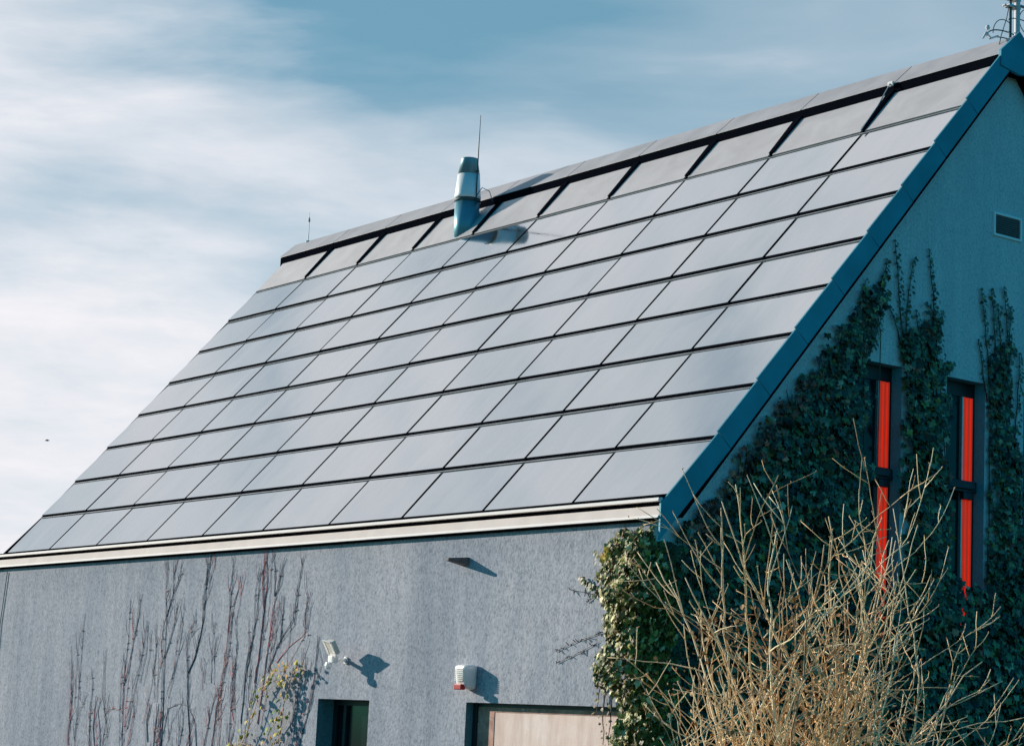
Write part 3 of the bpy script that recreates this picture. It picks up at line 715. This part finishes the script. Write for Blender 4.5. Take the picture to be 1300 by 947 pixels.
# bare creepers on the facade (photo zoom coordinates of the wall survey)
DK = (.13, .10, .125); RD = (.72, .22, .22); PK = (.70, .45, .40); GY = (.27, .23, .25)
def Zp(x, y): return (x/3.0857, 640+y/3.0857)
CRE = [
 ("leftmost bare creeper, two slender lone stems on the grey facade", [
   (DK, 1.0, [(292, 950), (305, 790), (318, 620), (326, 520), (332, 425)]), (GY, .8, [(268, 950), (280, 800), (288, 700), (283, 620)]), (RD, 1, [(262, 950), (272, 850), (280, 760), (285, 700)]), (GY, .6, [(300, 880), (318, 800), (345, 740), (310, 730)])]),
 ("low bare creeper with a pale stub trunk, second from the left", [
   (PK, 3.6, [(372, 960), (366, 880), (372, 800), (380, 750)]), (PK, 2.6, [(392, 960), (392, 880), (385, 810), (400, 750)]), (DK, 1.2, [(400, 950), (415, 850), (402, 750), (408, 640), (408, 570)]), (GY, .8, [(352, 950), (350, 840), (365, 700), (360, 640)]), (GY, .7, [(405, 830), (430, 800), (470, 805)])]),
 ("slim dark creeper with close parallel stems left of the tall forked one", [
   (DK, 1.7, [(478, 950), (482, 800), (492, 640), (505, 520), (512, 375)]), (DK, 1.3, [(492, 700), (520, 560), (545, 440), (555, 350)]), (GY, 1, [(468, 950), (470, 800), (478, 650), (490, 560)]), (RD, 1.0, [(505, 950), (520, 860), (540, 760), (530, 700)]), (DK, 1.2, [(500, 880), (530, 720), (560, 590), (578, 455)]), (GY, .8, [(550, 700), (575, 580), (582, 460)]), (GY, .8, [(560, 860), (590, 740), (612, 600), (615, 450)])]),
 ("tall forked bare creeper with a thick pale base, stems reaching the eave", [
   (PK, 4.2, [(600, 960), (605, 900), (612, 850), (618, 780)]), (RD, 3.0, [(625, 960), (628, 880), (632, 810)]), (DK, 2.6, [(632, 950), (640, 800), (644, 650), (650, 520), (655, 440)]), (DK, 1.9, [(655, 440), (680, 350), (700, 300), (718, 215)]),
   (DK, 1.2, [(655, 440), (650, 360), (655, 260), (645, 215)]), (GY, 1.0, [(680, 350), (685, 270), (693, 215)]), (DK, 1.1, [(648, 600), (680, 480), (690, 430), (700, 380)]), (GY, 1.0, [(660, 760), (690, 640), (710, 520), (725, 390)]), (DK, 1.3, [(640, 900), (660, 800), (700, 780), (740, 790)]), (GY, .9, [(605, 760), (608, 620), (616, 520)]), (PK, 2.4, [(580, 930), (575, 850), (590, 780)])]),
 ("dark creeper with one thick winding stem up to the eave", [
   (DK, 2.8, [(742, 950), (742, 880), (735, 760), (738, 660), (730, 560), (735, 515)]), (DK, 2.4, [(738, 660), (765, 600), (785, 520), (800, 440), (808, 330), (830, 200)]), (DK, 1.4, [(808, 330), (815, 250), (805, 200)]), (GY, 1.0, [(822, 255), (828, 230), (832, 195)]), (GY, 1.0, [(735, 515), (755, 470), (765, 455)]), (GY, .9, [(750, 520), (770, 490), (790, 480)]), (PK, 2.4, [(730, 950), (745, 890), (760, 840)]), (DK, 1.8, [(770, 950), (765, 860), (745, 800)]), (GY, 1.1, [(700, 950), (715, 880), (718, 800)])]),
 ("reddish bare creeper leaning right, in the middle of the creeper row", [
   (RD, 2.2, [(830, 950), (850, 790), (875, 650), (895, 500), (915, 400)]), (RD, 1.6, [(915, 400), (935, 330), (940, 280)]), (PK, 1.3, [(845, 860), (870, 700), (900, 560), (912, 420)]), (DK, 1.5, [(800, 950), (830, 800), (860, 720)]), (GY, 1, [(800, 700), (805, 620), (800, 600)]), (GY, 1.0, [(828, 700), (832, 560), (845, 460)]), (DK, 1.4, [(895, 500), (905, 400), (908, 300), (920, 200)]), (RD, 1.3, [(860, 950), (868, 800), (862, 700)]), (RD, 1.2, [(905, 740), (915, 640), (905, 560)]), (DK, 1.1, [(895, 950), (905, 840), (915, 700), (930, 560), (925, 450)])]),
 ("tall wide creeper with red stems touching the eave, above the yellow leaves", [
   (RD, 3.0, [(1000, 700), (1020, 560), (1035, 420), (1030, 300), (1040, 180)]), (RD, 2.2, [(1035, 420), (1048, 300), (1045, 180)]), (DK, 1.8, [(945, 860), (960, 700), (985, 560), (1005, 450), (1015, 330), (1025, 250)]), (RD, 2.0, [(1010, 860), (1040, 640), (1065, 460), (1080, 360)]), (PK, 1.6, [(1040, 640), (1060, 500), (1080, 400)]), (DK, 1.6, [(1080, 360), (1100, 280), (1118, 210)]), (DK, 1.3, [(1075, 360), (1080, 260), (1070, 180)]),
   (DK, 1.6, [(1050, 660), (1085, 560), (1120, 500), (1150, 450), (1165, 330), (1190, 210)]), (RD, 1.6, [(1085, 620), (1130, 560), (1180, 520), (1205, 490)]), (DK, 1.3, [(1190, 480), (1200, 400), (1215, 340)]), (GY, 1.2, [(1205, 490), (1215, 420), (1228, 370)]), (DK, 1.3, [(1100, 540), (1110, 420), (1115, 360)]), (GY, 1.1, [(960, 700), (975, 560), (975, 440)]), (DK, 1.4, [(1170, 950), (1200, 840), (1230, 700), (1250, 520)]), (RD, 1.2, [(1160, 950), (1190, 820), (1225, 700)]), (GY, 1.1, [(1130, 950), (1160, 800), (1200, 620)]), (GY, 1.0, [(1250, 560), (1262, 620), (1240, 700)]), (DK, 1.2, [(960, 950), (985, 800), (1015, 660)]), (GY, 1.0, [(1150, 900), (1180, 700), (1185, 560)]), (RD, 1.1, [(900, 950), (915, 850), (910, 700)])]),
]
def creeper(label, stems):
    P0 = on_y(*Zp(*stems[0][2][0]), YW); root = empty("bare_creeper", (P0.x, YW, 0), label, "creeper", "bare creepers on the facade")
    mb = MB()
    extra = []
    for colr, w, path in stems:
        for _ in range(1):
            a = random.uniform(-16, 16); t0 = random.uniform(0, .3); k0 = int(t0*len(path))
            pp = [(x+a+random.uniform(-5, 5), y+random.uniform(-10, 60)) for x, y in path[k0:]]
            if len(pp) > 1 and pp[0][1] > pp[-1][1]: extra.append((random.choice((GY, GY, DK, RD, PK)), random.uniform(.4, .65), pp))
    for colr, w, path in stems + extra:
        P = [on_y(*Zp(x, y), YW) for x, y in path]
        if path[0][1] >= 940: P.insert(0, Vector((P[0].x + random.uniform(-.1, .1), YW, 0)))
        pts = []
        for i in range(len(P)-1):
            n = max(2, int((P[i+1]-P[i]).length/.10))
            for k in range(n):
                q = P[i].lerp(P[i+1], k/n); pts.append(q + Vector((random.gauss(0, .005), -.004-random.uniform(0, .007), 0)))
        pts.append(P[-1]+Vector((0, -.015, 0)))
        n = len(pts); r0 = .0038*w
        mb.tube(pts, [max(.0026, r0*(1-.65*i/n)) for i in range(n)], 5, colr)
        for i in range(2, n-1):
            if random.random() < .24:
                s_ = random.choice((-1, 1)); L_ = random.uniform(.10, .48); a = pts[i]
                q = [a]; dirx = s_*random.uniform(.25, .6)
                for k in range(3): q.append(q[-1] + Vector((dirx*L_/3 + random.gauss(0, .01), random.uniform(-.012, .008), L_/3*random.uniform(.7, 1.2)))); dirx *= .6
                mb.tube(q, [.0038, .0034, .003, .002], 4, colr if random.random() < .6 else GY)
            if random.random() < .10:
                mb.tube([pts[i]+Vector((-.03, 0, -.01)), pts[i]+Vector((.03, -.01, .015))], .006, 4, colr)
    mb.build("stem", M_twig, root)
for l, s_ in CRE: creeper(l, s_)

# yellow leaved creeper
yl = empty("leafy_creeper", (on_y(345, 900, YW).x, YW, 0), "creeper with yellow green leaves clinging to the facade left of the door", "creeper")
mb, sb = MB(), MB()
YC = [(.50, .50, .02), (.36, .42, .02), (.75, .55, .02), (.14, .22, .02), (.70, .32, .03)]
for path in ([(1040, 700), (1060, 660), (1110, 650), (1140, 625)], [(940, 950), (985, 850), (1010, 760), (1045, 700)], [(1030, 950), (1060, 880), (1100, 820), (1115, 770)], [(1090, 920), (1105, 840), (1110, 780), (1135, 700), (1150, 640)], [(900, 950), (945, 935), (990, 945)], [(1020, 720), (1060, 690), (1130, 700)], [(1070, 940), (1090, 925), (1110, 930)], [(1150, 650), (1180, 640), (1200, 650)]):
    P = [on_y(*Zp(x, y), YW-.10) for x, y in path]; sb.tube(P, .007, 4, PK)
    for i in range(len(P)-1):
        for _ in range(int((P[i+1]-P[i]).length*30)):
            q = P[i].lerp(P[i+1], random.random()) + Vector((random.gauss(0, .06), random.uniform(-.10, .04), random.gauss(0, .06)))
            c = random.choice(YC); leaf(mb, q, Vector((random.gauss(-.3, .5), -1, random.gauss(.4, .4))), Vector((random.gauss(0, .6), 0, -1)), random.uniform(.05, .10), c, random.random() < .4)
mb.build("foliage", M_ytleaf, yl); sb.build("stem", M_twig, yl)

# ------------------------------------------------------------------ big bare shrub in the foreground
def shrub():
    dist = 12.0
    d = ray(1000, 940); d = d/math.hypot(d.x, d.y); B0 = CAM + d*dist; B0.z = 0
    fh = Vector((fw.x, fw.y, 0)).normalized(); rh = Vector((fh.y, -fh.x, 0))
    root = empty("bare_shrub", tuple(B0), "large leafless straw coloured shrub standing in front of the ivy covered gable", "shrub")
    mb = MB(); lf = MB(); rnd = random.Random(23)
    TAN = [(1.0, .74, .42), (.96, .66, .36), (1.0, .86, .58), (.70, .44, .23), (1.0, .80, .50), (.74, .56, .34), (.46, .31, .19)]
    prof = [(-.80, 2.50), (-.62, 2.75), (-.35, 3.12), (-.05, 3.02), (.18, 3.05), (.42, 2.9), (.62, 3.02), (.85, 2.62), (1.12, 2.35), (1.35, 2.1)]
    def H(u):
        if u <= prof[0][0]: return prof[0][1]
        for (a, ha), (b, hb) in zip(prof, prof[1:]):
            if u <= b: return ha+(hb-ha)*(u-a)/(b-a)
        return prof[-1][1]
    def path(p, dr, L, bend, n, jit):
        pts = [p]; step = L/n; d_ = dr.normalized()
        for i in range(n):
            d_ = (d_ + bend/n + Vector((rnd.gauss(0, jit), rnd.gauss(0, jit), rnd.gauss(0, jit)))).normalized()
            pts.append(pts[-1] + d_*step)
        return pts
    def twigs(pts, r0, level, cc):
        n = len(pts)
        for i in range(max(1, int(n*(.30 if level == 0 else .25))), n-1):
            if rnd.random() < (.44 if level == 0 else .44):
                dr = (pts[min(i+1, n-1)]-pts[i-1]).normalized()
                side = Vector((rnd.gauss(0, 1), rnd.gauss(0, 1), rnd.gauss(.1, .6))); side = (side - dr*side.dot(dr)).normalized()
                ang = rnd.uniform(.4, 1.25); nd = dr*math.cos(ang) + side*math.sin(ang)
                L = rnd.uniform(.25, .70) if level == 0 else rnd.uniform(.07, .32)
                m = max(3, int(L/.07)); q = path(pts[i], nd, L, Vector((0, 0, rnd.uniform(-.1, .5))), m, .09)
                rr = max(.003, r0*(1-.6*i/n)*.6); c = cc if rnd.random() < .6 else rnd.choice(TAN)
                mb.tube(q, [max(.0023, rr*(1-.6*k/m)) for k in range(m+1)], 5 if level == 0 else 4, c)
                for k in range(1, m+1):
                    if rnd.random() < .5: b = q[k]; mb.tube([b, b+Vector((rnd.gauss(0, .006), rnd.gauss(0, .006), .009))], [.0045, .001], 4, (c[0]*.8, c[1]*.65, c[2]*.55))
                if level == 0: twigs(q, rr, 1, c)
    for k in range(66):
        u = rnd.uniform(-.74, .92) if k < 42 else rnd.gauss(-.12, .36)
        if k % 9 == 0: u = rnd.uniform(.85, 1.3)
        hgt = H(u)*((rnd.uniform(.62, 1.0) if k % 4 else rnd.uniform(.92, 1.03)) if k < 42 else rnd.uniform(.5, .85)); dep = rnd.gauss(0, .36)
        b = B0 + rh*(u*.33 + rnd.gauss(0, .09)) + fh*rnd.gauss(0, .14)
        if k % 3 == 0: b = B0 + rh*rnd.uniform(-.55, .6) + fh*rnd.gauss(0, .2); ex0 = 1.0
        tipp = B0 + rh*u + fh*dep + Vector((0, 0, hgt))
        n = 26; pts = []; wob = Vector((rnd.uniform(-1, 1), rnd.uniform(-1, 1), 0))*.13; ph = rnd.uniform(0, 6); ex = rnd.uniform(1.15, 1.9)
        kink = Vector((0, 0, 0))
        for i in range(n+1):
            t_ = i/n; kink += Vector((rnd.gauss(0, .011), rnd.gauss(0, .011), 0))
            hz = (tipp-b); pts.append(Vector((b.x+hz.x*t_**ex, b.y+hz.y*t_**ex, hz.z*t_)) + wob*math.sin(t_*5+ph) + kink)
        c = rnd.choice(TAN)
        if u > .6 or u < -.55: c = (.88, .68, .44)
        r0 = rnd.uniform(.006, .0135)
        mb.tube(pts, [max(.0028, r0*(1-.72*i/n)) for i in range(n+1)], 6, c)
        twigs(pts, r0, 0, c)
    # withered leaves and seed husks caught low in the twigs
    for _ in range(1500):
        u = rnd.gauss(.05, .36); z = rnd.uniform(1.3, 2.55)*(1-abs(u)*.15)
        p = B0 + rh*u*z/2.6 + fh*rnd.gauss(0, .28) + Vector((0, 0, z)); c = rnd.choice([(.50, .28, .13), (.40, .20, .10), (.62, .42, .24)])
        n_ = len(lf.v); leaf(lf, p, Vector((rnd.gauss(0, 1), rnd.gauss(0, 1), rnd.gauss(0, 1))), Vector((rnd.gauss(0, 1), rnd.gauss(0, 1), -1)), rnd.uniform(.012, .036), c, True)
    mb.build("branches", M_twig, root, smooth=True); lf.build("dead_leaves", M_ytleaf, root)
shrub()

# ------------------------------------------------------------------ light and sky
SUN = Vector((-1, -.41, .30)).normalized()
ld = bpy.data.lights.new("sun", "SUN"); ld.energy = 5.0; ld.angle = R(.5); ld.color = (1, .90, .78)
lo = bpy.data.objects.new("sun", ld); col.objects.link(lo); lo.rotation_euler = SUN.to_track_quat("Z", "Y").to_euler(); lo.location = (-30, -20, 30)

w = bpy.data.worlds.new("World"); scene.world = w; w.use_nodes = True
nt = w.node_tree; nt.nodes.clear()
sky = N(nt, "ShaderNodeTexSky"); sky.sky_type = "NISHITA"; sky.sun_disc = False
sky.sun_elevation = math.asin(SUN.z); sky.sun_rotation = math.atan2(SUN.x, SUN.y)
sky.air_density = 1.0; sky.dust_density = .6; sky.ozone_density = 2.5
teal = mixc(nt, sky.outputs[0], (.08, .98, 1.18), 1.0, "MULTIPLY")
bg = N(nt, "ShaderNodeBackground"); bg.inputs[1].default_value = .098; nt.links.new(teal, bg.inputs[0])
tc = N(nt, "ShaderNodeTexCoord")
mp = N(nt, "ShaderNodeMapping"); mp.inputs["Scale"].default_value = (1.0, 1.0, 4.2); mp.inputs["Rotation"].default_value = (R(3), R(-4), 0)
nt.links.new(tc.outputs["Generated"], mp.inputs[0])
n1 = noise_t(nt, mp.outputs[0], 3.2, 7, .50, .30); n2 = noise_t(nt, mp.outputs[0], 9.5, 6, .6, .2)
sep = N(nt, "ShaderNodeSeparateXYZ"); nt.links.new(tc.outputs["Generated"], sep.inputs[0])
def M(op, a, b=None, c=None):
    n = N(nt, "ShaderNodeMath", operation=op)
    for i, v in enumerate((a, b, c)):
        if v is None: continue
        if hasattr(v, "is_output"): nt.links.new(v, n.inputs[i])
        else: n.inputs[i].default_value = v
    return n.outputs[0]
def dotdir(v):
    n = N(nt, "ShaderNodeVectorMath", operation="DOT_PRODUCT"); nt.links.new(tc.outputs["Generated"], n.inputs[0]); n.inputs[1].default_value = v; return n.outputs["Value"]
west = dotdir(Vector((-.80, -.02, .60)).normalized())           # towards the bright, cloudy western sky
front = dotdir(Vector((-.92, .36, .05)).normalized())
haze = ramp(nt, M("MULTIPLY_ADD", n1, .10, front), [(.30, (0, 0, 0)), (.90, (.80, .80, .80))])
bgh = N(nt, "ShaderNodeBackground"); bgh.inputs[1].default_value = 1.0
nt.links.new(ramp(nt, n1, [(.38, (.21, .39, .51)), (.66, (.52, .62, .70))]), bgh.inputs[0])
mh = N(nt, "ShaderNodeMixShader"); nt.links.new(haze, mh.inputs[0]); nt.links.new(bg.outputs[0], mh.inputs[1]); nt.links.new(bgh.outputs[0], mh.inputs[2])
cover = M("MULTIPLY_ADD", west, 3.1, -2.62)
hz = M("MAXIMUM", M("SUBTRACT", .21, sep.outputs["Z"]), 0.0)
cover = M("ADD", cover, M("MULTIPLY", M("MULTIPLY", hz, 6.6), ramp(nt, front, [(.80, (.25, .25, .25)), (.99, (1, 1, 1))])))
nz = M("ADD", M("MULTIPLY", n1, 1.75), M("MULTIPLY_ADD", n2, .22, .31))
left = ramp(nt, dotdir(Vector((-.945, .33, .10)).normalized()), [(.968, (0, 0, 0)), (.998, (.40, .40, .40))])
cover = M("ADD", cover, left)
tot = M("ADD", cover, M("SUBTRACT", nz, .95))
cf = ramp(nt, tot, [(.15, (0, 0, 0)), (.85, (.98, .98, .98))])
gate = ramp(nt, front, [(.25, (0, 0, 0)), (.62, (1, 1, 1))])
fac = M("MULTIPLY", cf, gate)
bg2 = N(nt, "ShaderNodeBackground"); bg2.inputs[1].default_value = 1.0
cc = ramp(nt, n2, [(.3, (.76, .80, .86)), (.60, (.93, .91, .95))]); nt.links.new(cc, bg2.inputs[0])
mx_ = N(nt, "ShaderNodeMixShader"); nt.links.new(fac, mx_.inputs[0]); nt.links.new(mh.outputs[0], mx_.inputs[1]); nt.links.new(bg2.outputs[0], mx_.inputs[2])
out = N(nt, "ShaderNodeOutputWorld"); nt.links.new(mx_.outputs[0], out.inputs[0])

scene.view_settings.view_transform = "Standard"; scene.view_settings.look = "None"; scene.view_settings.exposure = 0; scene.view_settings.gamma = 1
scene.render.engine = "CYCLES"; scene.cycles.max_bounces = 6
